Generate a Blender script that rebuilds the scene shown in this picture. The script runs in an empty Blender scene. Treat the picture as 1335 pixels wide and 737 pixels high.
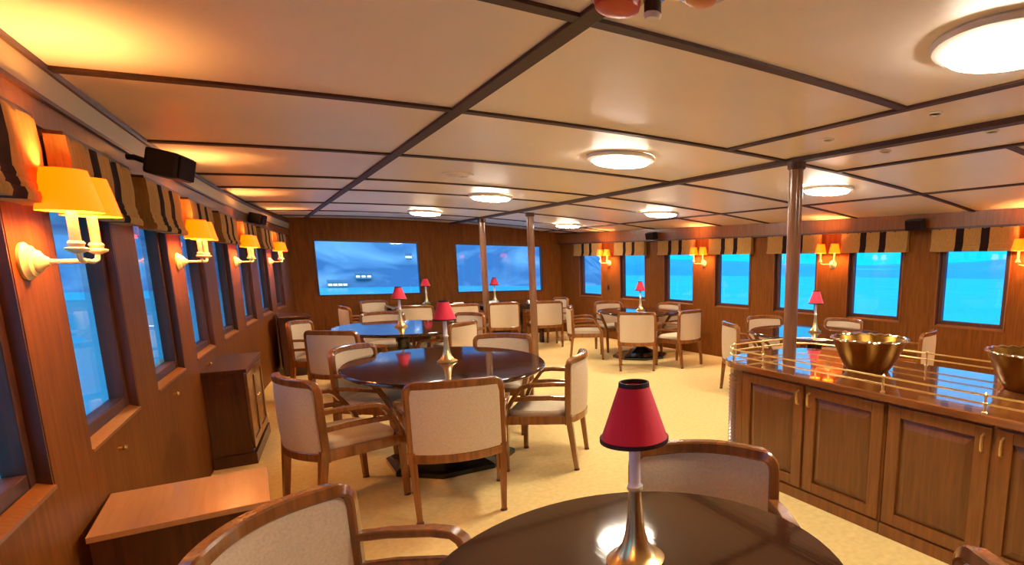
import bpy, bmesh, math, random
from mathutils import Vector, Matrix
random.seed(7)
C = bpy.context.scene.collection
SC = bpy.context.scene
PI = math.pi

# ------------------------------------------------------------------ camera
H = 1.53
yaw, pitch, roll = .666, -.171, .007
fw = Vector((math.sin(yaw)*math.cos(pitch), math.cos(yaw)*math.cos(pitch), math.sin(pitch)))
rt = Vector((math.cos(yaw), -math.sin(yaw), 0)); up = rt.cross(fw)
R_ = rt*math.cos(roll) + up*math.sin(roll); U_ = up*math.cos(roll) - rt*math.sin(roll)
cd = bpy.data.cameras.new('camera'); cam = bpy.data.objects.new('camera', cd); C.objects.link(cam)
cam.matrix_world = Matrix(((R_.x, U_.x, -fw.x, 0), (R_.y, U_.y, -fw.y, 0), (R_.z, U_.z, -fw.z, H), (0, 0, 0, 1)))
cd.sensor_fit = 'HORIZONTAL'; cd.sensor_width = 36; cd.lens = 723.1/1335*36
cd.shift_x = (667.5-894.4)/1335; cd.shift_y = (469.6-368.5)/1335
cd.clip_start = .05; cd.clip_end = 8000
SC.camera = cam

# ------------------------------------------------------------------ world, exposure
SC.view_settings.view_transform = 'Standard'; SC.view_settings.look = 'None'
SC.view_settings.gamma = 1; SC.view_settings.use_curve_mapping = False
SC.view_settings.exposure = 1.22
w = bpy.data.worlds.new('dusk_sky'); SC.world = w; w.use_nodes = True
nt = w.node_tree; nt.nodes.clear()
o = nt.nodes.new('ShaderNodeOutputWorld'); bg = nt.nodes.new('ShaderNodeBackground')
tc = nt.nodes.new('ShaderNodeTexCoord'); sp = nt.nodes.new('ShaderNodeSeparateXYZ'); cr = nt.nodes.new('ShaderNodeValToRGB')
nt.links.new(tc.outputs['Generated'], sp.inputs[0]); nt.links.new(sp.outputs['Z'], cr.inputs[0])
nt.links.new(cr.outputs[0], bg.inputs[0]); nt.links.new(bg.outputs[0], o.inputs[0])
e = cr.color_ramp.elements
e[0].position = .08; e[0].color = (.004, .47, .98, 1); e[1].position = .6; e[1].color = (.14, .36, .72, 1)
bg.inputs[1].default_value = .88

# ------------------------------------------------------------------ materials
M = {}
def srgb(r, g, b):
    f = lambda c: (c/255/12.92) if c/255 <= .04045 else ((c/255+.055)/1.055)**2.4
    return (f(r), f(g), f(b), 1)
def mat(name, col, rough=.5, metal=0, coat=0, spec=.5, emit=None, es=0, coat_rough=.05, sheen=0):
    m = bpy.data.materials.new(name); m.use_nodes = True; M[name] = m
    b = m.node_tree.nodes['Principled BSDF']
    b.inputs['Base Color'].default_value = col; b.inputs['Roughness'].default_value = rough
    b.inputs['Metallic'].default_value = metal; b.inputs['Coat Weight'].default_value = coat
    b.inputs['Coat Roughness'].default_value = coat_rough; b.inputs['Specular IOR Level'].default_value = spec
    if sheen: b.inputs['Sheen Weight'].default_value = sheen
    if emit: b.inputs['Emission Color'].default_value = emit; b.inputs['Emission Strength'].default_value = es
    return m
def vary(m, c1, c2, scale=(1, 1, 1), nscale=6, detail=6, bump=0, dist=0, lo=.3, hi=.7):
    nt = m.node_tree; b = nt.nodes['Principled BSDF']
    tc = nt.nodes.new('ShaderNodeTexCoord'); mp = nt.nodes.new('ShaderNodeMapping'); mp.inputs['Scale'].default_value = scale
    nz = nt.nodes.new('ShaderNodeTexNoise'); nz.inputs['Scale'].default_value = nscale; nz.inputs['Detail'].default_value = detail
    nz.inputs['Distortion'].default_value = dist
    r = nt.nodes.new('ShaderNodeValToRGB'); r.color_ramp.elements[0].color = c1; r.color_ramp.elements[1].color = c2
    r.color_ramp.elements[0].position = lo; r.color_ramp.elements[1].position = hi
    nt.links.new(tc.outputs['Object'], mp.inputs[0]); nt.links.new(mp.outputs[0], nz.inputs[0])
    nt.links.new(nz.outputs[0], r.inputs[0]); nt.links.new(r.outputs[0], b.inputs['Base Color'])
    if bump:
        bp = nt.nodes.new('ShaderNodeBump'); bp.inputs['Strength'].default_value = bump; bp.inputs['Distance'].default_value = .01
        nt.links.new(nz.outputs[0], bp.inputs['Height']); nt.links.new(bp.outputs[0], b.inputs['Normal'])
    return m
def wood(name, dark, light, rough=.3, coat=.3, axis='z', ns=5, cr=.12):
    sc = {'z': (9, 9, .7), 'x': (.7, 9, 9), 'y': (9, .7, 9)}[axis]
    return vary(mat(name, dark, rough, coat=coat, coat_rough=cr), dark, light, sc, ns, 8, .03, .6)
wood('wall_wood', (.145, .043, .0065, 1), (.22, .072, .010, 1), .5, .0)
wood('trim_wood', (.18, .056, .008, 1), (.26, .085, .013, 1), .36, .2)
wood('frame_wood', (.05, .013, .005, 1), (.09, .024, .008, 1), .45, .1)
wood('counter_wood', (.17, .054, .011, 1), (.26, .088, .018, 1), .3, .4)
wood('counter_dark', (.13, .044, .010, 1), (.20, .07, .016, 1), .3, .3)
wood('chair_wood', (.18, .06, .013, 1), (.32, .115, .024, 1), .24, .5, ns=4)
wood('sideboard_wood', (.04, .0095, .004, 1), (.085, .021, .007, 1), .3, .35)
wood('box_top', (.50, .24, .09, 1), (.56, .28, .11, 1), .22, .5, axis='y')
wood('table_wood', (.028, .008, .004, 1), (.055, .018, .008, 1), .07, .3, axis='y', ns=3, cr=.04)
wood('worktop_wood', (.16, .05, .015, 1), (.27, .085, .022, 1), .1, 1.0, axis='y', ns=3, cr=.02)
wood('pillar_wood', (.2, .085, .035, 1), (.29, .13, .055, 1), .28, .5)
wood('batten_wood', (.04, .012, .006, 1), (.065, .02, .009, 1), .6, .0)
mat('black_lacquer', (.006, .005, .005, 1), .15, coat=.8)
mat('black_plastic', (.008, .008, .009, 1), .45)
mat('brass', (.90, .68, .30, 1), .3, 1)
mat('dull_brass', (.62, .40, .13, 1), .3, 1)
vary(mat('bowl_brass', (.4, .2, .05, 1), .34, 1), (.21, .095, .016, 1), (.36, .185, .035, 1), (1, 1, .25), 14, 3, .25)
mat('bowl_rim', (.75, .66, .5, 1), .12, 1)
mat('candle_white', (.9, .87, .88, 1), .35, coat=.3)
mat('ivory', (.80, .66, .36, 1), .4)
mat('red_shade', (.82, .02, .06, 1), .75, sheen=.3)
mat('shade_trim', (.03, .004, .006, 1), .6)
vary(mat('ceiling_paint', (.72, .56, .40, 1), .42, coat=.05, coat_rough=.3), (.80, .69, .57, 1), (.84, .73, .61, 1), (1, 1, 1), 2, 2)
mat('cornice_shaded_cream', (.46, .35, .2, 1), .5); mat('white_ring', (.8, .74, .66, 1), .4)  # left cornice strip: cream darkened to tan, its shadow painted into the colour
vary(mat('carpet', (.7, .5, .2, 1), .95, spec=.1, sheen=.2), (.72, .52, .19, 1), (.82, .62, .25, 1), (1, 1, 1), 26, 8, .5)
vary(mat('upholstery', (.68, .55, .38, 1), .85, spec=.2), (.60, .48, .33, 1), (.72, .585, .42, 1), (1, 1, 1), 120, 4, .12)
vary(mat('shade_fabric', (.45, .27, .09, 1), .9, spec=.1), (.32, .165, .05, 1), (.42, .225, .07, 1), (6, 6, 1), 20, 4, .1)
mat('stripe_fabric', (.02, .008, .008, 1), .9, spec=.1)
mat('lamp_glow', (.75, .28, .01, 1), .6, emit=(1, .068, .0, 1), es=2.0)
mat('bulb_glow', (1, .8, .5, 1), .5, emit=(1, .82, .55, 1), es=6)
mat('diffuser', (1, .95, .85, 1), .4, emit=(1, .88, .70, 1), es=36)
mat('paper_white', (.85, .83, .8, 1), .6)
mat('red_plastic', (.6, .05, .02, 1), .35)
mat('clear_plastic', (.75, .6, .45, 1), .25)
mat('amber', (.75, .25, .05, 1), .3)
mat('chrome', (.7, .7, .7, 1), .15, 1)
M['wall_wood'].node_tree.nodes['Principled BSDF'].inputs['Specular IOR Level'].default_value = .1
# window glass: thin clear pane, reflection by angle
g = bpy.data.materials.new('window_glass'); g.use_nodes = True; M['window_glass'] = g
nt = g.node_tree; nt.nodes.clear()
go = nt.nodes.new('ShaderNodeOutputMaterial'); mx = nt.nodes.new('ShaderNodeMixShader'); tr = nt.nodes.new('ShaderNodeBsdfTransparent')
gl = nt.nodes.new('ShaderNodeBsdfGlossy'); gl.inputs['Roughness'].default_value = .02; fr = nt.nodes.new('ShaderNodeFresnel'); fr.inputs[0].default_value = 1.5
tr.inputs[0].default_value = (.95, .97, 1, 1)
ge = nt.nodes.new('ShaderNodeNewGeometry'); io = nt.nodes.new('ShaderNodeMapRange'); io.inputs[3].default_value = 1.5; io.inputs[4].default_value = 1/1.5   # same reflectance on both faces of the thin pane
nt.links.new(ge.outputs['Backfacing'], io.inputs[0]); nt.links.new(io.outputs[0], fr.inputs[0])
nt.links.new(fr.outputs[0], mx.inputs[0]); nt.links.new(tr.outputs[0], mx.inputs[1]); nt.links.new(gl.outputs[0], mx.inputs[2]); nt.links.new(mx.outputs[0], go.inputs[0])
# outside
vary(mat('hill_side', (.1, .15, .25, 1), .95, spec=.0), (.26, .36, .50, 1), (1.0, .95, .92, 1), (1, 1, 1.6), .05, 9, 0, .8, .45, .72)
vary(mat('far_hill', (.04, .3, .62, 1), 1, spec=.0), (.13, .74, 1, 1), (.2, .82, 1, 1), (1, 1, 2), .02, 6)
vary(mat('sea_water', (.03, .9, 1, 1), .25, spec=.3), (.02, .9, 1, 1), (.05, 1, 1, 1), (1, 1, 1), .06, 4, .05)
mat('house_wall', (.38, .4, .44, 1), .8); mat('house_light', (1, .9, .75, 1), .5, emit=(1, .92, .8, 1), es=.6)

# ------------------------------------------------------------------ helpers
def tag(o, label=None, cat=None, group=None, kind=None):
    if label: o['label'] = label
    if cat: o['category'] = cat
    if group: o['group'] = group
    if kind: o['kind'] = kind
    return o
def empty(name, loc=(0, 0, 0), rz=0, parent=None):
    o = bpy.data.objects.new(name, None); C.objects.link(o); o.location = loc; o.rotation_euler = (0, 0, rz)
    o.empty_display_size = .1
    if parent: o.parent = parent
    return o
class MB:
    def __init__(s): s.bm = bmesh.new()
    def box(s, a, b, bev=0, mtx=None):
        x0, y0, z0 = a; x1, y1, z1 = b
        r = bmesh.ops.create_cube(s.bm, size=1)['verts']
        for v in r: v.co = Vector(((x0+x1)/2 + v.co.x*(x1-x0), (y0+y1)/2 + v.co.y*(y1-y0), (z0+z1)/2 + v.co.z*(z1-z0)))
        if bev:
            ed = list({e for v in r for e in v.link_edges})
            res = bmesh.ops.bevel(s.bm, geom=ed, offset=bev, segments=2, affect='EDGES', profile=.6)
            r = res['verts'] if mtx else r
            if mtx:
                seen = set()
                for f in res['faces']:
                    for v in f.verts: seen.add(v)
                st = list(seen)
                while st:
                    v = st.pop()
                    for e in v.link_edges:
                        q = e.other_vert(v)
                        if q not in seen: seen.add(q); st.append(q)
                r = list(seen)
        if mtx:
            for v in r: v.co = mtx @ v.co
        return s
    def hexa(s, p):   # 8 points: bottom 4 ccw, top 4 ccw
        v = [s.bm.verts.new(q) for q in p]
        for f in ((3, 2, 1, 0), (4, 5, 6, 7), (0, 1, 5, 4), (1, 2, 6, 5), (2, 3, 7, 6), (3, 0, 4, 7)): s.bm.faces.new([v[i] for i in f])
        return s
    def loft(s, rings, cap=True, closed=True, smooth=True, loop=False):
        vs = [[s.bm.verts.new(p) for p in r] for r in rings]; n = len(vs[0])
        pairs = list(zip(vs[:-1], vs[1:])) + ([(vs[-1], vs[0])] if loop else [])
        for a, b in pairs:
            for i in range(n if closed else n-1):
                j = (i+1) % n
                f = s.bm.faces.new((a[i], a[j], b[j], b[i])); f.smooth = smooth
        if cap and not loop:
            s.bm.faces.new(vs[0][::-1]); s.bm.faces.new(vs[-1])
        return s
    def lathe(s, prof, n=24, c=(0, 0, 0), cap=True, sx=1, sy=1):
        return s.loft([[(c[0]+r*sx*math.cos(2*PI*i/n), c[1]+r*sy*math.sin(2*PI*i/n), c[2]+z) for i in range(n)] for r, z in prof], cap)
    def tube(s, pts, rad, n=8, loop=False):
        pts = [Vector(p) for p in pts]; rings = []; N = len(pts); ref = None
        for i, p in enumerate(pts):
            if loop: t = pts[(i+1) % N]-pts[i-1]
            else: t = pts[min(i+1, N-1)]-pts[max(i-1, 0)]
            t.normalize()
            if ref is None: ref = t.orthogonal().normalized()
            u = (ref - t*ref.dot(t)).normalized(); ref = u; v = t.cross(u)
            r = rad[i] if isinstance(rad, (list, tuple)) else rad
            rings.append([p+u*(r*math.cos(2*PI*k/n))+v*(r*math.sin(2*PI*k/n)) for k in range(n)])
        return s.loft(rings, not loop, loop=loop)
    def sweep(s, pts, nrm, wid, thk, bev=.25):
        """rounded rect section: thk along nrm[i], wid across"""
        pts = [Vector(p) for p in pts]; N = len(pts); rings = []
        for i, p in enumerate(pts):
            t = (pts[min(i+1, N-1)]-pts[max(i-1, 0)]).normalized()
            n = Vector(nrm[i] if isinstance(nrm, list) else nrm); n = (n-t*n.dot(t)).normalized(); b = t.cross(n)
            w = (wid[i] if isinstance(wid, list) else wid)/2; h = (thk[i] if isinstance(thk, list) else thk)/2
            c = bev*min(w, h)*2*.6
            rings.append([p+b*x+n*y for x, y in ((-w+c, -h), (w-c, -h), (w, -h+c), (w, h-c), (w-c, h), (-w+c, h), (-w, h-c), (-w, -h+c))])
        return s.loft(rings)
    def build(s, name, m, parent=None, smooth=None):
        bmesh.ops.recalc_face_normals(s.bm, faces=s.bm.faces)
        me = bpy.data.meshes.new(name); s.bm.to_mesh(me); s.bm.free()
        if smooth is not None:
            for p in me.polygons: p.use_smooth = smooth
        if any(p.use_smooth for p in me.polygons): me.set_sharp_from_angle(angle=math.radians(38))
        me.materials.append(M[m] if isinstance(m, str) else m)
        o = bpy.data.objects.new(name, me); C.objects.link(o)
        if parent: o.parent = parent
        return o
def sharp(o, ang=40):
    me = o.data
    me.polygons.foreach_set('use_smooth', [True]*len(me.polygons))
    me.set_sharp_from_angle(angle=math.radians(ang)); return o
def dup(root, loc=None, rz=None, parent=None):
    r = root.copy(); C.objects.link(r)
    if parent is not None: r.parent = parent
    if loc is not None: r.location = loc
    if rz is not None: r.rotation_euler = (0, 0, rz)
    for ch in root.children: dup(ch, parent=r)
    return r

# ------------------------------------------------------------------ setting
Y0, Y1 = -2.4, 11.7
def wl(y): return -.614+.012*y+.008*y*y if y > -.75 else -.6185
def wr(y): return 6.397+.007*y-.0065*y*y if y > .54 else 6.399
def dwl(y): return .012+.016*y if y > -.75 else 0
def dwr(y): return .007-.013*y if y > .54 else 0
def zc(x): return 2.31-.0135*(x-2.6)**2

MB().box((-1.2, Y0-.1, -.12), (7, Y1+.2, 0)).build('floor', 'carpet')
tag(bpy.data.objects['floor'], 'pale yellow fitted carpet across the saloon floor', 'floor', kind='structure')

WZ0, WZ1, WHW = .84, 1.80, .38           # window opening on the side walls
LWIN = [2.12, 3.27, 4.43, 5.60, 6.80, 8.05, 9.26, 10.42]
LWIN = [.94, -.23] + LWIN
RWIN = [10.60, 9.22, 7.925, 6.645, 5.41, 4.155, 2.95, 1.72, .48]
def wall_side(name, wf, wins, sgn, label):
    mb = MB(); ys = [Y0]
    for c in sorted(wins): ys += [c-WHW, c+WHW]
    ys.append(Y1+.08)
    def seg(ya, yb, za, zb):
        n = max(1, int((yb-ya)/.3)); T = .09*sgn
        for i in range(n):
            a = ya+(yb-ya)*i/n; b = ya+(yb-ya)*(i+1)/n
            xa, xb = wf(a), wf(b)
            mb.hexa([(xa, a, za), (xb, b, za), (xb+T, b, za), (xa+T, a, za), (xa, a, zb), (xb, b, zb), (xb+T, b, zb), (xa+T, a, zb)])
    for i in range(0, len(ys), 2): seg(ys[i], ys[i+1], 0, 2.3)
    for c in wins: seg(c-WHW, c+WHW, 0, WZ0); seg(c-WHW, c+WHW, WZ1, 2.3)
    return tag(mb.build(name, 'wall_wood'), label, 'wall', kind='structure')
wall_side('wall_left', wl, LWIN, -1, 'reddish wood panelled wall along the left side')
wall_side('wall_right', wr, RWIN, 1, 'reddish wood panelled wall along the right side')
# end walls
BW = [(.987, 2.628), (3.345, 5.124)]; BZ = (.95, 1.884)
mb = MB(); BH = [(a-.03, b+.03) for a, b in BW]; xs = [.3, BH[0][0], BH[0][1], BH[1][0], BH[1][1], 6.0]
for i in range(0, 6, 2): mb.box((xs[i], Y1, 0), (xs[i+1], Y1+.09, 2.35))
for a, b in BH: mb.box((a, Y1, 0), (b, Y1+.09, BZ[0]-.03)); mb.box((a, Y1, BZ[1]+.03), (b, Y1+.09, 2.35))
tag(mb.build('wall_far', 'wall_wood'), 'dark reddish wood wall at the far end of the saloon', 'wall', kind='structure')
tag(MB().box((-.9, Y0-.1, 0), (6.7, Y0, 2.35)).build('wall_near', 'wall_wood'), 'reddish wood wall behind the camera', 'wall', kind='structure')

# ceiling: backing shell, panels and battens
mb = MB(); n = 24
for i in range(n):
    a = -1.1+8.1*i/n; b = -1.1+8.1*(i+1)/n
    mb.hexa([(a, Y0-.1, zc(a)+.03), (b, Y0-.1, zc(b)+.03), (b, Y1+.1, zc(b)+.03), (a, Y1+.1, zc(a)+.03), (a, Y0-.1, zc(a)+.09), (b, Y0-.1, zc(b)+.09), (b, Y1+.1, zc(b)+.09), (a, Y1+.1, zc(a)+.09)])
CEIL = tag(mb.build('ceiling', 'ceiling_paint'), 'cream cambered ceiling of large panels divided by dark battens', 'ceiling', kind='structure')
L1, L2, L3, L4, L5 = .893, 3.28, 2.68, 3.88, 5.2
T = [-1.1, .32, 1.65, 2.97, 4.42, 5.88, 6.85, 8.5, 9.9, 11.0]
def xl(y): return wl(y)+.01
def xr(y): return wr(y)-.01
def panel(xa, xb, ya, yb):
    g = .006; fa = xa if callable(xa) else (lambda y: xa); fb = xb if callable(xb) else (lambda y: xb)
    ya += g; yb -= g; n = 8; rows = []
    for y in (ya, yb):
        top, bot = [], []
        for i in range(n+1):
            x = fa(y)+g+(fb(y)-fa(y)-2*g)*i/n
            bot.append((x, y, zc(x))); top.append((x, y, zc(x)+.035))
        rows.append(bot+top[::-1])
    o = MB().loft(rows, True, True, False).build('ceiling_panel', 'ceiling_paint', CEIL)
Tb = [Y0]+T+[Y1]
for ya, yb in zip(Tb[:-1], Tb[1:]):
    if yb <= 2.98: cols = [xl, L1, L3, None, L4, L5, xr]
    else: cols = [xl, L1, L2, L5, xr]
    for a, b in zip(cols[:-1], cols[1:]):
        if a is not None and b is not None: panel(a, b, ya, yb)
panel(L3, L2, Y0, 2.97); panel(L2, L4, Y0, 2.97)
def batten_y(x, ya, yb, w=.05, d=.014):
    z = zc(x)
    MB().box((x-w/2, ya, z-d), (x+w/2, yb, z+.01), .004).build('batten', 'batten_wood', CEIL)
def batten_x(y, xa, xb, w=.05, d=.012):
    n = 14; mb = MB(); rows = []
    for i in range(n+1):
        x = xa+(xb-xa)*i/n; z = zc(x)
        rows.append([(x, y-w/2, z-d), (x, y+w/2, z-d), (x, y+w/2, z+.01), (x, y-w/2, z+.01)])
    mb.loft(rows, True, True, False).build('batten', 'batten_wood', CEIL)
batten_y(L1, Y0, Y1, .06); batten_y(L2, Y0, Y1, .075, .03); batten_y(L5, Y0, Y1, .045)
batten_y(L3, Y0, 2.97, .05); batten_y(L4, Y0, 2.97, .05)
for y in T:
    if y < 2.9:
        batten_x(y, xl(y), L3); batten_x(y, L4, xr(y))
    else: batten_x(y, xl(y), xr(y))

# cornices along the side walls
def cornice(name, wf, sgn, z0, z1, o0, o1, m, label, bev=True):
    mb = MB(); rings = []
    n = 36
    for i in range(n+1):
        y = Y0+(Y1-Y0)*i/n; x = wf(y)
        rings.append([(x, y, z0), (x+sgn*o0, y, z0), (x+sgn*o1, y, z1), (x, y, z1)])
    return tag(mb.loft(rings, True, True, False).build(name, m), label, 'trim', kind='structure')
cornice('trim_1', wl, 1, 1.97, 2.07, .018, .018, 'trim_wood', 'wood cornice board above the left windows')
cornice('trim_2', wl, 1, 2.07, 2.18, .02, .035, 'cornice_shaded_cream', 'narrow cream strip between the left cornice and ceiling')
cornice('trim_3', wl, 1, 2.06, 2.075, .034, .034, 'frame_wood', 'thin dark bead on top of the left cornice')
cornice('trim_4', wl, 1, 2.166, 2.19, .045, .05, 'frame_wood', 'dark moulding where left wall meets ceiling')
cornice('trim_5', wr, -1, 1.96, 2.16, .06, .07, 'trim_wood', 'wide wood cornice board above the right windows')
cornice('trim_6', wr, -1, 1.945, 1.965, .07, .07, 'frame_wood', 'thin dark bead under the right cornice')

# ------------------------------------------------------------------ windows
NW = [0]
def window_side(wf, dwf, c, sgn, label):
    """local frame: x along the wall (world +y), y out of the room, z up"""
    NW[0] += 1
    x = wf(c); ang = math.atan2(1, dwf(c))     # tangent direction (dwf,1)
    r = empty('window_%d' % NW[0], (x, c, 0), 0); tag(r, label, 'window', kind='structure')
    # local +y must point outwards: left wall outward = -x world
    t = Vector((dwf(c), 1, 0)).normalized(); n = Vector((t.y, -t.x, 0)) * sgn   # sgn=1 right wall (outward +x), -1 left
    if sgn < 0: n = Vector((-t.y, t.x, 0))
    r.matrix_world = Matrix(((t.x, n.x, 0, x), (t.y, n.y, 0, c), (0, 0, 1, 0), (0, 0, 0, 1)))
    r.rotation_mode = 'XYZ'
    return r
def fill_window(r, hw, z0, z1, gw, gz0, gz1, depth, side=True, m='frame_wood'):
    # dark frame set back in the reveal
    d0 = .032 if side else -.008
    mb = MB()
    mb.box((-hw, d0, z0), (-gw, depth+.03, z1), .004); mb.box((gw, d0, z0), (hw, depth+.03, z1), .004)
    mb.box((-gw, d0+.003, z0), (gw, depth+.03, gz0), .004); mb.box((-gw, d0+.003, gz1), (gw, depth+.03, z1), .004)
    mb.build('window_frame', m, r)
    MB().box((-gw-.005, depth, gz0-.005), (gw+.005, depth+.008, gz1+.005)).build('window_pane', 'window_glass', r)
    if side:
        MB().hexa([(-hw, -.006, z0-.012), (hw, -.006, z0-.012), (hw, d0, z0-.004), (-hw, d0, z0-.004), (-hw, -.006, z0), (hw, -.006, z0), (hw, d0, z0+.016), (-hw, d0, z0+.016)]).build('window_sill', 'trim_wood', r)
        for s in (-1, 1):
            MB().box((min(s*hw, s*(hw-.008)), .0, z0), (max(s*hw, s*(hw-.008)), d0, z1)).build('jamb_lining', m, r)
ORD = ['nearest', 'second', 'third', 'fourth', 'fifth', 'sixth', 'seventh', 'eighth', 'ninth', 'tenth']
proto = None
for i, c in enumerate(sorted(LWIN)):
    r = window_side(wl, dwl, c, -1, '%s tall dark-framed window from the camera end of the left wall' % ORD[i])
    if proto is None: fill_window(r, WHW-.004, WZ0, WZ1, .322, .90, 1.74, .058); proto = r
    else:
        for ch in proto.children: dup(ch, parent=r)
for i, c in enumerate(sorted(RWIN)):
    r = window_side(wr, dwr, c, 1, '%s tall dark-framed window from the camera end of the right wall' % ORD[i])
    for ch in proto.children: dup(ch, parent=r)
    for s_ in (-1, 1): MB().box((s_*(WHW+.004)-.007, -.016, WZ0-.01), (s_*(WHW+.004)+.007, 0, WZ1), .003).build('casing', 'trim_wood', r)
for k, (a, b) in enumerate(BW):
    NW[0] += 1
    r = empty('window_%d' % NW[0], ((a+b)/2, Y1, 0)); hw = (b-a)/2
    tag(r, 'wide dark-framed window on the %s of the far wall' % ('left' if k == 0 else 'right'), 'window', kind='structure')
    fill_window(r, hw+.03, BZ[0]-.03, BZ[1]+.03, hw, BZ[0], BZ[1], .05, False)

# ------------------------------------------------------------------ outside: water, hills, shore houses
WATER = -6.0
tag(MB().box((-3000, -3000, WATER-.5), (3000, 3000, WATER)).build('sea', 'sea_water'), 'bright turquoise sea outside the windows', 'sea', kind='structure')
def ridge(name, m, a0, a1, r0, r1, hf, label, n=60, k=10):
    """terrain strip in polar sector a0..a1 (radians from +Y towards +X), r0 shore .. r1 crest"""
    rnd = random.Random(3); ph = [rnd.uniform(0, 6.28) for _ in range(12)]
    rings = []
    for i in range(n+1):
        a = a0+(a1-a0)*i/n; row = []
        for j in range(k+1):
            t = j/k; r = r0*(1+.008*math.sin(a*23+ph[0]))+(r1-r0)*t
            h = hf(a)*(t**.8)*(1+.12*math.sin(a*17+ph[1]+t*3)+.08*math.sin(a*41+ph[2]+t*7)+.05*math.sin(a*90+t*15))
            row.append((r*math.sin(a), r*math.cos(a), WATER-.3+h))
        row += [(r1*1.02*math.sin(a), r1*1.02*math.cos(a), WATER-3), (r0*.97*math.sin(a), r0*.97*math.cos(a), WATER-3)]
        rings.append(row)
    return tag(MB().loft(rings).build(name, m), label, 'hill', kind='structure')
D = math.radians
ridge('hillside', 'hill_side', D(-100), D(31), 196, 440, lambda a: 120*min(1, max(.02, (D(31)-a)/D(6))), 'steep blue-grey wooded hillside beyond the far windows')
ridge('headland', 'far_hill', D(25), D(140), 380, 460, lambda a: 9+4*math.sin(a*5), 'low hazy blue headland across the water on the right')
ridge('mountain', 'far_hill', D(20), D(150), 1500, 2000, lambda a: 45+35*math.sin(a*4+1), 'pale distant mountain range beyond the right windows')
def house(az, r, w_, h_, z, label):
    a = D(az); t = empty('shore_house', (r*math.sin(a), r*math.cos(a), z), -a); tag(t, label, 'house')
    MB().box((-w_/2, 0, 0), (w_/2, 2.5, h_)).build('house_wall', 'house_wall', t)
    mb = MB(); mb.hexa([(-w_/2-.2, -.2, h_), (w_/2+.2, -.2, h_), (w_/2+.2, 2.7, h_), (-w_/2-.2, 2.7, h_), (-w_/2-.2, 1.2, h_+.7), (w_/2+.2, 1.2, h_+.7), (w_/2+.2, 1.3, h_+.7), (-w_/2-.2, 1.3, h_+.7)])
    mb.build('roof', 'house_wall', t)
    n = max(2, int(w_/1.2))
    for i in range(n):
        x = -w_/2+w_*(i+.5)/n
        MB().box((x-.5, -.06, h_*.35), (x+.5, 0, h_*.75)).build('lit_window', 'house_light', t)
house(6.2, 193, 5.0, 1.5, WATER+.1, 'long lit house on the shore seen low in the left far window')
house(8.2, 196, 4.4, 1.5, WATER+2.4, 'lit house above the shore in the middle of left far window')
house(11.9, 203, 1.6, 1.5, WATER+8.4, 'small lit hut high on the hillside right of left far window')

# ------------------------------------------------------------------ pillars
for x, y, lab in ((3.27, 2.86, 'round wood pillar rising through the bar worktop'), (3.42, 8.15, 'round wood pillar nearer the middle round table, right of the pair'), (3.30, 9.95, 'round wood pillar farther back, left of the pair')):
    r = empty('pillar', (x, y, 0)); tag(r, lab, 'pillar', 'wood deck pillars')
    z0 = .832 if y < 4 else 0
    MB().lathe([(.052, z0), (.052, zc(x)-.06)], 24).build('shaft', 'pillar_wood', r)
    MB().lathe([(.053, zc(x)-.085), (.066, zc(x)-.075), (.068, zc(x)-.032), (.062, zc(x)-.029)], 24).build('capital', 'frame_wood', r)

# ------------------------------------------------------------------ ceiling fittings
for x, y, lab in ((2.15, .95, 'round white ceiling light nearest the camera, upper right'), (2.26, 3.67, 'round white ceiling light above and right of the middle table'), (4.45, 3.5, 'round white ceiling light just right of the bar pillar'),
                  (4.69, 6.56, 'round white ceiling light over the right side beyond the bar pillar'), (4.78, 9.65, 'round white ceiling light at far right near the corner'),
                  (2.34, 6.69, 'round white ceiling light left of the twin pillars'), (2.27, 9.42, 'round white ceiling light farthest back on the left'),
                  (4.45, .6, 'round white ceiling light over the near end of the bar')):
    z = zc(x); r = empty('ceiling_light', (x, y, z)); tag(r, lab, 'light', 'round ceiling lights')
    MB().lathe([(.245, 0), (.25, -.012), (.243, -.028), (.215, -.036), (.21, -.02)], 40, cap=False).build('rim', 'white_ring', r)
    MB().lathe([(.214, -.022), (.21, -.04), (.195, -.052), (.14, -.062), (.05, -.066)], 40).build('diffuser', 'diffuser', r)
for x, y, lab in ((2.95, 2.33, 'small flush ceiling disc left of beam near bar pillar'), (2.88, 1.6, 'small flush ceiling disc left of beam toward the camera'), (3.5, 2.28, 'small flush ceiling disc right of beam near bar pillar'), (3.46, 1.57, 'small flush ceiling disc right of beam toward the camera')):
    r = empty('downlight', (x, y, zc(x))); tag(r, lab, 'downlight', 'flush ceiling discs')
    MB().lathe([(.036, 0), (.038, -.006), (.03, -.01), (.027, -.004)], 24, cap=False).build('bezel', 'white_ring', r)
    MB().lathe([(.028, -.004), (.01, -.004)], 20).build('lens', 'clear_plastic', r)
r = empty('ceiling_vent', (1.54, 5.2, zc(1.54))); tag(r, 'round flush vent in the ceiling above the middle table', 'vent')
MB().lathe([(.13, 0), (.132, -.01), (.11, -.014)], 32).build('rim', 'white_ring', r)
for k in range(3): MB().lathe([(.095-.03*k, -.012), (.09-.03*k, -.022), (.078-.03*k, -.022), (.074-.03*k, -.012)], 28, cap=False).build('louvre_ring', 'white_ring', r)
r = empty('smoke_detector', (.875, 1.43, zc(.875))); tag(r, 'red domed fire detector on ceiling at the top edge', 'detector')
MB().lathe([(.075, 0), (.078, -.02), (.07, -.03)], 28).build('base_plate', 'clear_plastic', r); MB().lathe([(.066, -.028), (.06, -.05), (.03, -.062), (.004, -.064)], 28).build('dome', 'red_plastic', r)
r = empty('sprinkler_head', (.972, 1.40, zc(.972))); tag(r, 'small dark red and white sprinkler on ceiling beside the red detector', 'sprinkler')
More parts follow.
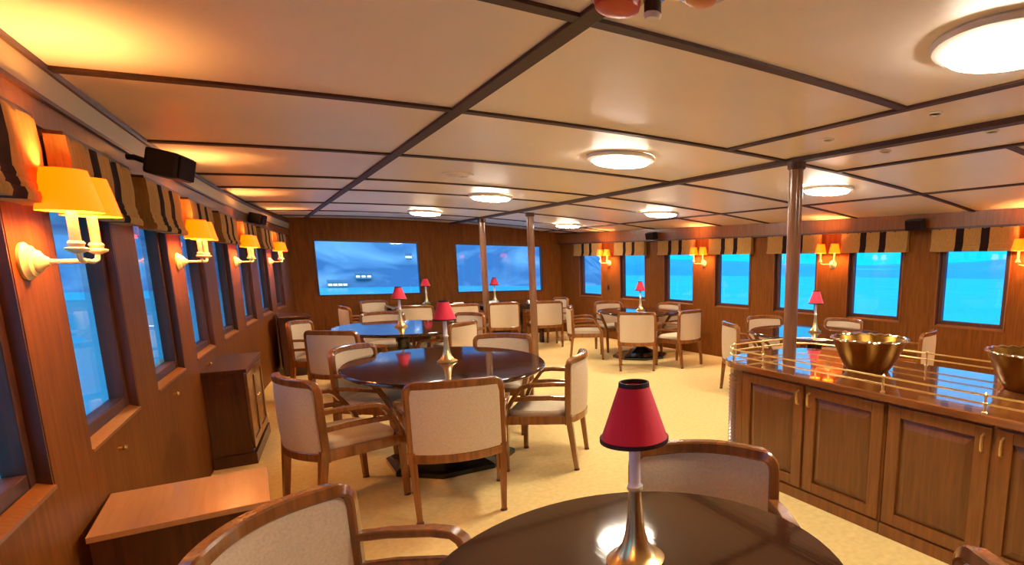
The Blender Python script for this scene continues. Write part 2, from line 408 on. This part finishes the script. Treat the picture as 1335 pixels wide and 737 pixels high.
MB().lathe([(.035, 0), (.035, -.012), (.02, -.018)], 20).build('escutcheon', 'chrome', r); MB().lathe([(.024, -.015), (.024, -.05)], 20).build('body', 'batten_wood', r); MB().lathe([(.022, -.05), (.026, -.054), (.02, -.066)], 20).build('tip', 'white_ring', r)
r = empty('alarm_beacon', (1.06, 1.295, zc(1.06))); tag(r, 'clear round alarm beacon with amber centre on ceiling', 'alarm')
MB().lathe([(.085, 0), (.086, -.008), (.07, -.016)], 28).build('base_plate', 'clear_plastic', r); MB().lathe([(.045, -.014), (.042, -.035), (.02, -.045)], 24).build('lens', 'amber', r)

def speaker(x, y, z, rz, sgn, lab):
    r = empty('loudspeaker', (x, y, z), rz); tag(r, lab, 'speaker', 'black wall loudspeakers')
    m = Matrix.Rotation(D(12), 4, 'X')
    MB().box((-.10, -.065, -.062), (.10, .065, .062), .015, m).build('cabinet', 'black_plastic', r)
    MB().box((-.092, -.072, -.054), (.092, -.064, .054), .006, m).build('grille', 'stripe_fabric', r)
    MB().tube([(0, .05, 0), (0, .13, .03), (0, .16, .03)], .014).build('bracket', 'black_plastic', r)
speaker(-.245, 3.85, 1.995, D(75), 1, 'black loudspeaker box on left wall nearer the camera')
speaker(.17, 8.5, 2.03, D(75), 1, 'small black loudspeaker far along the left wall')
speaker(6.15, 3.55, 2.0, D(-85), 1, 'black loudspeaker under right cornice nearer the bar')
speaker(5.83, 8.45, 2.03, D(-80), 1, 'black loudspeaker under right cornice far back')

# ------------------------------------------------------------------ wall sconces
def make_sconce(loc, outx, lab):
    """local +y points into the room"""
    r = empty('wall_sconce', loc, math.atan2(-outx, 0) if outx else 0); r.rotation_euler = (0, 0, -PI/2 if outx > 0 else PI/2)
    tag(r, lab, 'sconce', 'twin candle wall sconces'); return r
def sconce_parts(r):
    def yl(prof, n=20): # lathe around y
        mb = MB(); mb.loft([[(rr*math.cos(2*PI*i/n), y, rr*math.sin(2*PI*i/n)) for i in range(n)] for rr, y in prof]); return mb
    yl([(.056, 0), (.058, .008), (.05, .014), (.047, .022), (.036, .028), (.033, .036), (.02, .044), (.012, .055)]).build('backplate', 'ivory', r)
    MB().tube([(0, .05, 0), (0, .10, 0), (0, .135, .004)], .0075).build('stem', 'ivory', r)
    for s in (-1, 1):
        x = s*.108
        a = MB().tube([(0, .13, .004), (s*.05, .14, .0), (s*.092, .142, .008), (x, .142, .03)], .007).build('arm', 'ivory', r)
        MB().lathe([(.008, .024), (.026, .034), (.028, .04), (.016, .045), (.02, .055), (.016, .062)], 16, (x, .142, 0)).build('drip_cup', 'ivory', r)
        MB().lathe([(.0125, .06), (.0125, .165)], 14, (x, .142, 0)).build('candle_tube', 'ivory', r)
        n = 28; pr = [(.073, .147), (.061, .21), (.049, .268)]
        sh = MB().lathe(pr + [(.0475, .268), (.0595, .21), (.0715, .147)], n, (x, .142, 0), cap=False).build('lamp_shade', 'lamp_glow', r)
        MB().lathe([(.006, .165), (.016, .185), (.017, .2), (.008, .222)], 12, (x, .142, 0)).build('bulb', 'bulb_glow', r)
def add_bulbs(r):
    for s in (-1, 1):
        l = bpy.data.lights.new('sconce_bulb', 'POINT'); l.energy = SCONCE; l.color = (1, .48, .13); l.shadow_soft_size = .03
        o = bpy.data.objects.new('sconce_bulb', l); C.objects.link(o); o.parent = r; o.location = (s*.108, .142, .19)
SCONCE = 15
LL = [2.59, 5.02, 7.46, 9.78, .2]; RL = [9.95, 7.29, 4.78, 2.34, -.2]
p0 = None
for i, y in enumerate(LL):
    r = make_sconce((wl(y), y, 1.525), 1, 'twin-shade candle sconce glowing on the left wall, %s' % (['largest in view', 'second in the row', 'third in the row', 'farthest in the row', 'beside the camera'][i]))
    r.rotation_euler = (0, 0, -PI/2 - math.atan(dwl(y)))
    if p0 is None: sconce_parts(r); p0 = r; kids = list(r.children)
    else:
        for ch in kids: dup(ch, parent=r)
    add_bulbs(r)
for i, y in enumerate(RL):
    r = make_sconce((wr(y), y, 1.54), -1, 'twin-shade candle sconce glowing on the right wall, %s' % (['nearest the far corner', 'above the far right table', 'just right of the bar pillar', 'cut by the right edge', 'beyond the right edge'][i]))
    r.rotation_euler = (0, 0, PI/2 - math.atan(dwr(y)))
    for ch in kids: dup(ch, parent=r)
    add_bulbs(r)

# ------------------------------------------------------------------ roman shades
def roman_parts(r):
    """x along wall, y into the room (0..), z"""
    hw = .455; n = 40
    def strip(xa, xb, za, zb, ya, name, m, depth=.05):
        rings = []
        k = max(2, int((xb-xa)/.03))
        for i in range(k+1):
            x = xa+(xb-xa)*i/k; w = .004*math.sin(x*38)
            rings.append([(x, ya+w, za), (x, ya+w+depth, za), (x, ya+w+depth+.004, (za+zb)/2), (x, ya+w+depth, zb), (x, ya+w, zb)])
        return MB().loft(rings, True, True, True).build(name, m, r)
    MB().box((-hw+.01, 0, 1.93), (hw-.01, .055, 1.955), .003).build('headrail', 'frame_wood', r)
    for xa, xb, st in ((-hw, -.18, 0), (-.18, -.09, 1), (-.09, .09, 0), (.09, .18, 1), (.18, hw, 0)):
        strip(xa, xb, 1.765, 1.94, .006, 'stripe' if st else 'fabric_panel', 'stripe_fabric' if st else 'shade_fabric', .052)
        for k in range(3):
            strip(xa, xb, 1.69+.026*k, 1.722+.026*k, .004, 'stripe_fold' if st else 'fabric_fold', 'stripe_fabric' if st else 'shade_fabric', .064-.004*k+(.006 if k == 0 else 0))
rp = None
for i, c in enumerate(sorted(LWIN)):
    r = empty('roman_shade', (wl(c)+.002, c, 0)); t = Vector((dwl(c), 1, 0)).normalized(); n = Vector((t.y, -t.x, 0))
    r.matrix_world = Matrix(((t.x, n.x, 0, wl(c)+.028), (t.y, n.y, 0, c), (0, 0, 1, 0), (0, 0, 0, 1)))
    tag(r, 'tan dark-striped roman shade over the %s window of the left wall' % ORD[i], 'window shade', 'roman shades')
    if rp is None: roman_parts(r); rp = list(r.children)
    else:
        for ch in rp: dup(ch, parent=r)
for i, c in enumerate(sorted(RWIN)):
    r = empty('roman_shade'); t = Vector((-dwr(c), -1, 0)).normalized(); n = Vector((t.y, -t.x, 0))
    r.matrix_world = Matrix(((t.x, n.x, 0, wr(c)-.028), (t.y, n.y, 0, c), (0, 0, 1, 0), (0, 0, 0, 1)))
    tag(r, 'tan dark-striped roman shade over the %s window of the right wall' % ORD[i], 'window shade', 'roman shades')
    for ch in rp: dup(ch, parent=r)

# ------------------------------------------------------------------ chairs
def back_y(x): return -.285+.075*(x/.26)**2*1.0          # plan curve of the back
def chair_proto():
    r = empty('dining_chair')
    # back frame: stile, rounded corner, curved top rail
    hw = .262; zt = .832; rad = .05; pts = []; nr = []; wd = []
    def add(x, z, w=.042):
        pts.append((x, back_y(x)-.012*((z-.4)/.45), z)); nr.append((-.28*x/.26*1.0, -1, 0)); wd.append(w)
    for z in (.36, .45, .55, .65, .77): add(-hw, z, .036)
    for k in range(1, 6):
        a = PI*(1-k/10.0); add(-hw+rad+rad*math.cos(a), zt-rad+rad*math.sin(a), .036+.002*k)
    for k in range(1, 14): add(-(hw-rad)+2*(hw-rad)*k/14, zt+.006*math.sin(PI*k/14), .046)
    for k in range(5, 0, -1):
        a = PI*(k/10.0); add(hw-rad+rad*math.cos(a), zt-rad+rad*math.sin(a), .036+.002*k)
    for z in (.77, .65, .55, .45, .36): add(hw, z, .036)
    MB().sweep(pts, nr, wd, .042).build('back_frame', 'chair_wood', r)
    # upholstered back
    rings = []; nx, nz = 14, 8
    for j in range(nz+1):
        z = .405+(.815-.405)*j/nz; row = []
        e = math.sin(PI*j/nz)**.5
        hx = .247 if j < nz else .235
        for i in range(nx+1):
            x = -hx+2*hx*i/nx; b = (1-(abs(x)/hx)**4)*e
            row.append((x, back_y(x)-.012*((z-.4)/.45)+.012+.016*b, z))
        for i in range(nx, -1, -1):
            x = -hx+2*hx*i/nx; b = (1-(abs(x)/hx)**4)*e
            row.append((x, back_y(x)-.012*((z-.4)/.45)-.016-.010*b, z))
        rings.append(row)
    MB().loft(rings).build('back_panel', 'upholstery', r)
    # bottom rail of the back + seat frame
    lp = [(-hw+2*hw*k/12, back_y(-hw+2*hw*k/12), .392) for k in range(13)]
    MB().sweep(lp, (0, -1, 0), .055, .046).build('back_rail', 'chair_wood', r)
    mb = MB()
    def bar(p, q, w=.032, z0=.365, z1=.428):
        p = Vector(p); q = Vector(q); d = (q-p).normalized(); s = Vector((-d.y, d.x))*w/2
        mb.hexa([(p.x-s.x, p.y-s.y, z0), (p.x+s.x, p.y+s.y, z0), (q.x+s.x, q.y+s.y, z0), (q.x-s.x, q.y-s.y, z0), (p.x-s.x, p.y-s.y, z1), (p.x+s.x, p.y+s.y, z1), (q.x+s.x, q.y+s.y, z1), (q.x-s.x, q.y-s.y, z1)])
    bar((-.262, -.21), (-.282, .24)); bar((.262, -.21), (.282, .24)); bar((-.282, .245), (.282, .245))
    mb.build('seat_frame', 'chair_wood', r)
    # cushion
    rings = []
    for sc, z in ((.97, .40), (1.0, .428), (1.0, .445), (.96, .462), (.8, .474), (.45, .48)):
        row = []
        for k in range(32):
            a = 2*PI*k/32; cx_, sy_ = math.cos(a), math.sin(a)
            ex = math.copysign(abs(cx_)**.35, cx_); ey = math.copysign(abs(sy_)**.35, sy_)
            y = .005+ey*.232*sc; x = ex*(.248+.022*(y+.2)/.45)*sc
            row.append((x, y, z))
        rings.append(row)
    MB().loft(rings).build('seat_cushion', 'upholstery', r)
    for s in (-1, 1):
        # arm with sloping front
        p = [(s*.262, -.205, .662), (s*.288, -.11, .668), (s*.316, .02, .668), (s*.325, .085, .66), (s*.324, .115, .64), (s*.312, .165, .57), (s*.298, .215, .49), (s*.284, .238, .42)]
        MB().sweep(p, [(0, 0, 1), (0, 0, 1), (0, 0, 1), (0, .4, 1), (0, .7, .7), (0, .8, .5), (0, .9, .4), (0, 1, .2)], [.036, .042, .048, .05, .05, .046, .042, .04], .028).build('armrest', 'chair_wood', r)
        p = [(s*.262, -.205, .555), (s*.286, -.09, .565), (s*.31, .05, .567), (s*.312, .168, .56)]
        MB().sweep(p, (0, 0, 1), .026, .03).build('arm_slat', 'chair_wood', r)
        # legs
        def leg(p0, p1, w0, w1):
            mb = MB(); (x0, y0, z0), (x1, y1, z1) = p0, p1; a, b = w0/2, w1/2
            mb.hexa([(x1-b, y1-b, z1), (x1+b, y1-b, z1), (x1+b, y1+b, z1), (x1-b, y1+b, z1), (x0-a, y0-a, z0), (x0+a, y0-a, z0), (x0+a, y0+a, z0), (x0-a, y0+a, z0)])
            l = mb.build('leg', 'chair_wood', r)
            MB().lathe([(.021, 0), (.021, .006), (.016, .016)], 12, (x1, y1, 0)).build('foot_cap', 'frame_wood', l)
        leg((s*.278, .238, .43), (s*.270, .250, .012), .042, .03)
        leg((s*.255, -.215, .43), (s*.238, -.262, .012), .046, .03)
    return r
CH = chair_proto(); used = [False]
def chair(bx, by, face, label, group):
    a = D(face); x = bx+.255*math.cos(a); y = by+.255*math.sin(a)
    if not used[0]: o = CH; used[0] = True
    else: o = dup(CH)
    o.location = (x, y, 0); o.rotation_euler = (0, 0, a-PI/2)
    tag(o, label, 'chair', group); return o
gn, gm, g3, g4, g6, gb = ['dining chairs at the %s table' % s for s in ('nearest', 'middle', 'far left', 'far right', 'bar side', 'far wall')]
chair(-.022, 1.80, -44, 'wooden armchair cut by bottom edge, left of the nearest table', gn)
chair(1.30, 1.54, 226, 'wooden armchair behind the nearest table, in front of the bar doors', gn)
chair(1.17, .40, 128, 'wooden armchair at bottom right corner, mostly out of frame', gn)
chair(.90, 3.34, 77, 'cream-backed armchair seen from behind, front of the middle table', gm)
chair(1.95, 3.82, 143, 'cream armchair in side view at right of the middle table', gm)
chair(.14, 4.0, 18, 'cream armchair in side view at left of the middle table', gm)
chair(.60, 5.2, -42, 'armchair tucked behind the left rear edge of the middle table', gm)
chair(1.90, 5.27, 235, 'armchair tucked behind the right rear edge of the middle table', gm)
chair(.59, 6.5, 50, 'cream-backed armchair seen from behind, left front of far left table', g3)
chair(.40, 7.75, -28, 'armchair beside the left wall at far left table', g3)
chair(1.95, 6.65, 130, 'cream-backed armchair right behind the middle lamp shade', g3)
chair(2.38, 7.8, 207, 'armchair left of twin pillars, right of far left table', g3)
chair(1.42, 8.6, -92, 'armchair facing us behind the far left table', g3)
chair(1.13, 10.05, 5, 'narrow side-on armchair under left end of the left far window', gb)
chair(1.72, 11.25, -60, 'dark armchair below the middle of the left far window', gb)
chair(2.06, 9.6, 84, 'cream-backed armchair directly behind the far left table lamp', gb)
chair(2.80, 9.6, 88, 'cream-backed armchair from behind, left of the left pillar', gb)
chair(3.50, 9.6, 88, 'cream-backed armchair from behind, between the twin pillars', gb)
chair(4.27, 9.5, 80, 'cream-backed armchair from behind, right of the right pillar', gb)
chair(4.98, 10.4, 185, 'armchair in the far right corner by the wall', gb)
chair(4.32, 6.64, 54, 'cream-backed armchair from behind in front of far right table', g4)
chair(5.19, 6.47, 104, 'armchair with pale back at right of far right table', g4)
chair(4.08, 8.25, -27, 'armchair in side view at left of far right table', g4)
chair(5.12, 8.85, -92, 'armchair behind far right table facing us, left of its lamp', g4)
chair(5.88, 7.95, 190, 'armchair against the right wall behind far right table', g4)
chair(4.45, 4.85, -25, 'armchair with pale back just past the rounded bar end', g6)
chair(5.42, 5.22, -105, 'armchair beyond bar, left of the bar pillar', g6)
chair(6.02, 4.35, 186, 'armchair against right wall behind the large brass bowl', g6)
chair(5.64, 3.0, 108, 'narrow side-on armchair right of the large brass bowl', g6)

# ------------------------------------------------------------------ tables
TZ = .77
def round_table(x, y, rx, ry, lab):
    r = empty('oval_table', (x, y, 0)); tag(r, lab, 'table', 'dark oval dining tables')
    pr = [(.0, TZ-.038), (.93, TZ-.038), (.975, TZ-.036), (.995, TZ-.026), (1, TZ-.016), (.994, TZ-.006), (.985, TZ), (.97, TZ), (.0, TZ)]
    MB().loft([[(max(k, .001)*rx*math.cos(2*PI*i/64), max(k, .001)*ry*math.sin(2*PI*i/64), z) for i in range(64)] for k, z in pr]).build('table_top', 'table_wood', r)
    q = min(rx, ry)
    MB().lathe([(q*.72, TZ-.07), (q*.74, TZ-.037)], 32).build('apron', 'table_wood', r)
    c = .06
    MB().box((-c, -c, .12), (c, c, TZ-.05), .006).build('pedestal_column', 'black_lacquer', r)
    b = min(.44, q*.62); mb = MB()
    ring = lambda k, z: [(k, -k*.42, z), (k, k*.42, z), (k*.42, k, z), (-k*.42, k, z), (-k, k*.42, z), (-k, -k*.42, z), (-k*.42, -k, z), (k*.42, -k, z)]
    mb.loft([ring(b, 0), ring(b, .035), ring(b*.93, .05), ring(b*.55, .085), ring(c*1.3, .17), ring(c*1.3, .18)], True, True, False)
    mb.build('base', 'black_lacquer', r)
    return r
round_table(.69, 1.055, .53, .53, 'dark glossy round table in the foreground with red-shaded lamp')
round_table(1.15, 4.47, .71, .90, 'dark glossy oval table in the middle ringed by armchairs')
round_table(1.40, 7.31, .72, .85, 'far left oval table whose top mirrors the blue window')
round_table(5.08, 7.72, .68, .72, 'far right round table on black flared pedestal base')
round_table(5.12, 4.10, .72, .78, 'oval table behind the bar beside the right wall')
def rect_table(x, y, hx, hy, lab):
    r = empty('wall_table', (x, y, 0)); tag(r, lab, 'table', 'rectangular tables by the far wall')
    MB().box((-hx, -hy, TZ-.04), (hx, hy, TZ), .01).build('table_top', 'table_wood', r)
    MB().box((-hx+.06, -hy+.06, TZ-.10), (hx-.06, hy-.06, TZ-.038)).build('apron', 'table_wood', r)
    for sx in (-1, 1):
        for sy in (-1, 1):
            MB().box((sx*(hx-.1)-.035, sy*(hy-.1)-.035, 0), (sx*(hx-.1)+.035, sy*(hy-.1)+.035, TZ-.05), .005).build('leg', 'table_wood', r)
rect_table(2.55, 10.85, .62, .62, 'dark square table by far wall between the two far windows')
rect_table(3.92, 10.75, .62, .62, 'dark square table by far wall under the right far window')

# ------------------------------------------------------------------ table lamps
def lamp_proto():
    r = empty('table_lamp')
    MB().lathe([(.074, 0), (.076, .006), (.07, .012), (.058, .016), (.05, .026), (.036, .045), (.027, .075), (.021, .115), (.0175, .16), (.0165, .197), (.019, .2)], 32).build('base', 'brass', r)
    MB().lathe([(.0175, .198), (.019, .204), (.0155, .21), (.0145, .215), (.0145, .335)], 20).build('candle_tube', 'candle_white', r)
    MB().lathe([(.0205, .196), (.0205, .204)], 20).build('collar', 'ivory', r)
    n = 36
    s = MB().lathe([(.0845, .328), (.036, .47), (.0345, .47), (.083, .328)], n, cap=False).build('lamp_shade', 'red_shade', r)
    MB().lathe([(.0862, .324), (.0862, .334), (.0838, .3345), (.082, .324)], n, cap=False).build('trim_band', 'shade_trim', s)
    MB().lathe([(.0385, .463), (.037, .474), (.033, .474), (.034, .463)], n, cap=False).build('trim_band', 'shade_trim', s)
    MB().tube([(-.034, 0, .462), (0, 0, .455), (.034, 0, .462)], .002, 6).build('shade_spider', 'dull_brass', s)
    MB().lathe([(.006, .335), (.013, .36), (.008, .40)], 10).build('bulb', 'candle_white', r)
    return r
LP = lamp_proto(); first = True
for x, y, lab in ((.725, 1.13, 'brass candle table lamp with red shade on nearest table'), (1.165, 4.49, 'brass candle table lamp with red shade on middle table'), (1.40, 7.31, 'red-shaded table lamp on the far left oval table'),
                  (5.12, 7.76, 'red-shaded table lamp on the far right round table'), (5.1, 4.09, 'red-shaded table lamp beyond the bar, right of pillar'),
                  (2.60, 11.15, 'small red-shaded table lamp between the two far windows'), (3.86, 11.1, 'small red-shaded table lamp before right far window')):
    o = LP if first else dup(LP); first = False
    o.location = (x, y, TZ); o.rotation_euler = (0, 0, random.uniform(0, 1)); tag(o, lab, 'lamp', 'red-shaded table lamps')

# small table things by the far wall
def card(x, y, rz, lab):
    r = empty('folded_menu', (x, y, TZ), rz); tag(r, lab, 'menu', 'white folded menus')
    for s in (-1, 1):
        mb = MB(); mb.hexa([(-.1, s*.05, 0), (.1, s*.05, 0), (.1, s*.053, 0), (-.1, s*.053, 0), (-.1, 0, .05), (.1, 0, .05), (.1, s*.003, .05), (-.1, s*.003, .05)]); mb.build('leaf', 'paper_white', r)
card(3.62, 10.6, .2, 'white folded menu left of lamp under the right far window'); card(4.36, 10.45, .1, 'white folded menu right of lamp under right far window'); card(2.98, 10.5, .3, 'white folded menu on table between the far windows')

# ------------------------------------------------------------------ bar counter
CX0, CX1, CZ = 2.70, 3.78, .832
def rrect(x0, x1, y1, r, y0, n=12):
    """outline: open U from (x0,y0) round the far end to (x1,y0)"""
    p = [(x0, y0)]
    for k in range(n+1):
        a = PI-PI/2*k/n; p.append((x0+r+r*math.cos(a), y1-r+r*math.sin(a)))
    for k in range(n+1):
        a = PI/2-PI/2*k/n; p.append((x1-r+r*math.cos(a), y1-r+r*math.sin(a)))
    p.append((x1, y0)); return p
YB0 = -.62
r = empty('bar_worktop', (0, 0, 0)); tag(r, 'glossy brown bar worktop with rounded end and brass gallery rail', 'worktop')
out = rrect(CX0, CX1, 3.15, .30, YB0); ins = rrect(CX0+.008, CX1-.008, 3.142, .292, YB0)
MB().loft([[(x, y, CZ-.045) for x, y in ins], [(x, y, CZ-.04) for x, y in out], [(x, y, CZ-.006) for x, y in out], [(x, y, CZ) for x, y in ins]], True, True, False).build('top', 'worktop_wood', r)
RP = rrect(CX0+.035, CX1-.035, 3.115, .265, YB0+.04, 14)
for z in (.045, .088):
    MB().tube([(x, y, CZ+z) for x, y in RP], .0055, 8).build('gallery_rail', 'brass', r)
def post(x, y):
    MB().lathe([(.014, 0), (.014, .004), (.007, .009), (.0065, .036), (.011, .040), (.011, .05), (.0065, .054), (.0065, .079), (.011, .083), (.011, .093), (.005, .1), (.002, .105)], 12, (x, y, CZ)).build('rail_post', 'brass', r)
for y in (2.62, 1.70, 1.15, .6, .05, -.5): post(CX0+.035, y)
for y in (2.62, 2.0, 1.5, .9, .3, -.3): post(CX1-.035, y)
for k in (4, 12): post(RP[k][0], RP[k][1])
post(3.24, 3.115); post(*RP[20])
BX0, BX1 = 2.742, 3.738
def unit(ya, yb, lab):
    r = empty('bar_cabinet', (0, ya, 0)); tag(r, lab, 'cabinet', 'bar cabinets under the worktop'); L = yb-ya
    MB().box((BX0, 0, .07), (BX1, L, CZ-.045)).build('body', 'counter_wood', r)
    MB().box((BX0-.018, 0, 0), (BX1+.018, L, .072), .004).build('plinth', 'counter_wood', r)
    h = L/2
    for k in range(2):
        a, b = k*h+.012, (k+1)*h-.012; z0, z1 = .085, CZ-.062
        d = empty('door', (BX0, 0, 0), 0, r)
        mb = MB(); f = .075; t = .018
        mb.box((-t, a, z0), (0, a+f, z1), .003); mb.box((-t, b-f, z0), (0, b, z1), .003)
        mb.box((-t, a+f, z0), (0, b-f, z0+f-.01), .003); mb.box((-t, a+f, z1-f+.015), (0, b-f, z1), .003)
        mb.build('door_frame', 'counter_wood', d)
        pa, pb, q0, q1 = a+f+.004, b-f-.004, z0+f-.006, z1-f+.011
        mb = MB(); m_ = .05
        mb.loft([[(-.004, pa, q0), (-.004, pb, q0), (-.004, pb, q1), (-.004, pa, q1)], [(-.016, pa+m_*.8, q0+m_*.8), (-.016, pb-m_*.8, q0+m_*.8), (-.016, pb-m_*.8, q1-m_), (-.016, pa+m_*.8, q1-m_)]], True, True, False)
        mb.build('raised_panel', 'counter_dark', d)
        hy = (b-.032) if k == 0 else (a+.032)
        pts = [(-t, hy, .735), (-t-.022, hy, .725), (-t-.026, hy, .69), (-t-.022, hy, .655), (-t, hy, .645)]
        MB().tube(pts, .0075, 8).build('handle', 'brass', d)
unit(1.667, 2.82, 'bar cabinet with two panelled doors nearest the louvred rounded end'); unit(.52, 1.662, 'bar cabinet with panelled doors at the right edge of view'); unit(-.61, .515, 'bar cabinet beyond the right edge of view')
r = empty('bar_end_cabinet', (0, 2.825, 0)); tag(r, 'rounded end of the bar with horizontal louvres', 'cabinet')
def eo(o): return [(x, y-2.825) for x, y in rrect(BX0+o, BX1-o, 3.105-o, .24-o*.5, 2.826, 10)]
def ring_part(o0, z0, o1, z1, nm, m): MB().loft([[(x, y, z0) for x, y in eo(o0)], [(x, y, z1) for x, y in eo(o1)]], True, True, False).build(nm, m, r)
ring_part(.014, .07, .014, CZ-.045, 'body', 'frame_wood'); ring_part(-.018, 0, -.018, .072, 'plinth', 'counter_wood'); ring_part(0, CZ-.1, 0, CZ-.045, 'top_rail', 'counter_wood')
nl = 24; h_ = (CZ-.1-.085)/nl
for k in range(nl): ring_part(-.008, .085+h_*k, .010, .085+h_*(k+.6), 'louvre', 'counter_wood')
MB().box((BX0-.008, -.003, .07), (BX0+.03, .055, CZ-.045), .003).build('stile', 'counter_wood', r)

def bowl(x, y, lab, s=1):
    r = empty('brass_bowl', (x, y, CZ)); tag(r, lab, 'bowl', 'large hammered brass bowls'); r.scale = (s, s, s)
    n = 48; pr = [(.125, 0), (.135, .004), (.165, .05), (.198, .11), (.226, .175), (.243, .215)]
    inn = [(.236, .213), (.218, .173), (.19, .108), (.157, .05), (.12, .012), (.01, .01)]
    MB().lathe(pr+inn, n).build('body', 'bowl_brass', r)
    rings = []
    for i in range(n*2):
        a = 2*PI*i/(n*2); rr = .243+.004*math.cos(a*22); ring = []
        for k in range(8):
            b = 2*PI*k/8; q = rr+.009*math.cos(b); ring.append((q*math.cos(a), q*math.sin(a), .218+.008*math.sin(b)+.003*math.cos(a*22)))
        rings.append(ring)
    MB().loft(rings, False, True, True, True).build('rim', 'bowl_rim', r)
bowl(3.24, 2.14, 'large hammered brass bowl on bar worktop behind the front rail')
bowl(3.47, 1.22, 'large hammered brass bowl cut by the right edge of view')

# ------------------------------------------------------------------ left side furniture
def wx(y, o=0): return wl(y)+o
ya, yb, zt = 5.24, 6.16, .735
r = empty('sideboard', (0, 0, 0)); tag(r, 'dark wood sideboard with glossy top against the left wall', 'sideboard')
q = [(wx(ya)+.004, ya), (-.09, ya), (.015, yb), (wx(yb)+.004, yb)]
def prism(pts, z0, z1, g=0):
    cx_ = sum(p[0] for p in pts)/len(pts); cy_ = sum(p[1] for p in pts)/len(pts)
    P = [(x+(g if x > cx_ else -min(g, .0)), y+(g if y > cy_ else -g)) for x, y in pts]
    return MB().hexa([(x, y, z0) for x, y in P]+[(x, y, z1) for x, y in P])
prism(q, .08, zt-.025).build('body', 'sideboard_wood', r); prism(q, zt-.025, zt, .018).build('top', 'sideboard_wood', r); prism(q, 0, .085, .02).build('plinth', 'sideboard_wood', r)
fd = Vector((.105, .92, 0)).normalized(); nn = Vector((fd.y, -fd.x, 0)); Ls = math.hypot(.105, .92)
for k in range(2):
    d = empty('door', (0, 0, 0), 0, r)
    def P(t, z, o): v = Vector((-.09, ya, 0))+fd*t+nn*o; return (v.x, v.y, z)
    a, b = .03+k*(Ls-.06)/2, .03+(k+1)*(Ls-.06)/2-.01
    def slab(a, b, z0, z1, o, nm, m):
        MB().hexa([P(a, z0, 0), P(b, z0, 0), P(b, z0, o), P(a, z0, o), P(a, z1, 0), P(b, z1, 0), P(b, z1, o), P(a, z1, o)]).build(nm, m, d)
    for t0, t1, z0, z1 in ((a, a+.06, .11, .69), (b-.06, b, .11, .69), (a+.06, b-.06, .11, .17), (a+.06, b-.06, .63, .69)):
        slab(t0, t1, z0, z1, .014, 'door_rail', 'counter_wood')
    slab(a+.06, b-.06, .17, .63, .006, 'door_panel', 'counter_wood')
    kx = P(b-.03 if k == 0 else a+.03, .45, .02); MB().lathe([(.004, -.008), (.01, 0), (.004, .008)], 10, kx).build('knob', 'brass', d)

r = empty('low_cabinet', (0, 0, 0)); tag(r, 'low boxy cabinet with pale polished top at lower left', 'cabinet')
y0, y1, zt = 2.545, 3.0, .63
MB().box((-.498, y0+.006, .0), (-.03, y1-.006, zt-.022), .003).build('body', 'sideboard_wood', r)
MB().box((-.503, y0, zt-.022), (-.012, y1, zt), .003).build('top', 'box_top', r)
MB().box((-.03, y0+.02, .05), (-.016, y1-.03, zt-.03), .003).build('door', 'sideboard_wood', r)
r = empty('corner_cabinet', (0, 0, 0)); tag(r, 'dark cabinet in the far left corner behind the armchair', 'cabinet')
MB().box((.275, 9.05, .06), (.62, 9.75, .775), .004).build('body', 'sideboard_wood', r); MB().box((.275, 9.03, .775), (.64, 9.77, .80), .004).build('top', 'sideboard_wood', r); MB().box((.29, 9.07, 0), (.61, 9.73, .06)).build('plinth', 'frame_wood', r)
MB().box((.618, 9.08, .1), (.63, 9.72, .75), .003).build('door', 'sideboard_wood', r)

# small wall knobs under the left windows
for c, o in ((3.27, .0), (4.43, .05), (5.6, .1)):
    y = c-.06; r = empty('wall_fitting', (wl(y), y, .755), -PI/2); tag(r, 'small brass knob below the %s left window' % {3.27: 'first fully visible', 4.43: 'second fully visible', 5.6: 'third fully visible'}[c], 'knob', 'small brass wall knobs')
    for nm, pr in (('stem', [(.006, 0), (.006, .016)]), ('head', [(.008, .014), (.013, .02), (.009, .028)])):
        mb = MB(); mb.loft([[(a*math.cos(2*PI*i/12), b, a*math.sin(2*PI*i/12)) for i in range(12)] for a, b in pr]); mb.build(nm, 'dull_brass', r)
y = 10.0; r = empty('wall_socket', (wr(y), y, 1.05), PI/2); tag(r, 'small dark fitting on right wall below farthest sconce', 'fitting')
MB().box((-.03, 0, -.045), (.03, .012, .045), .004).build('plate', 'black_plastic', r); MB().lathe([(.012, 0), (.012, .01)], 10, (0, .012, -.005)).build('button', 'black_plastic', r)

if not used[0]: pass
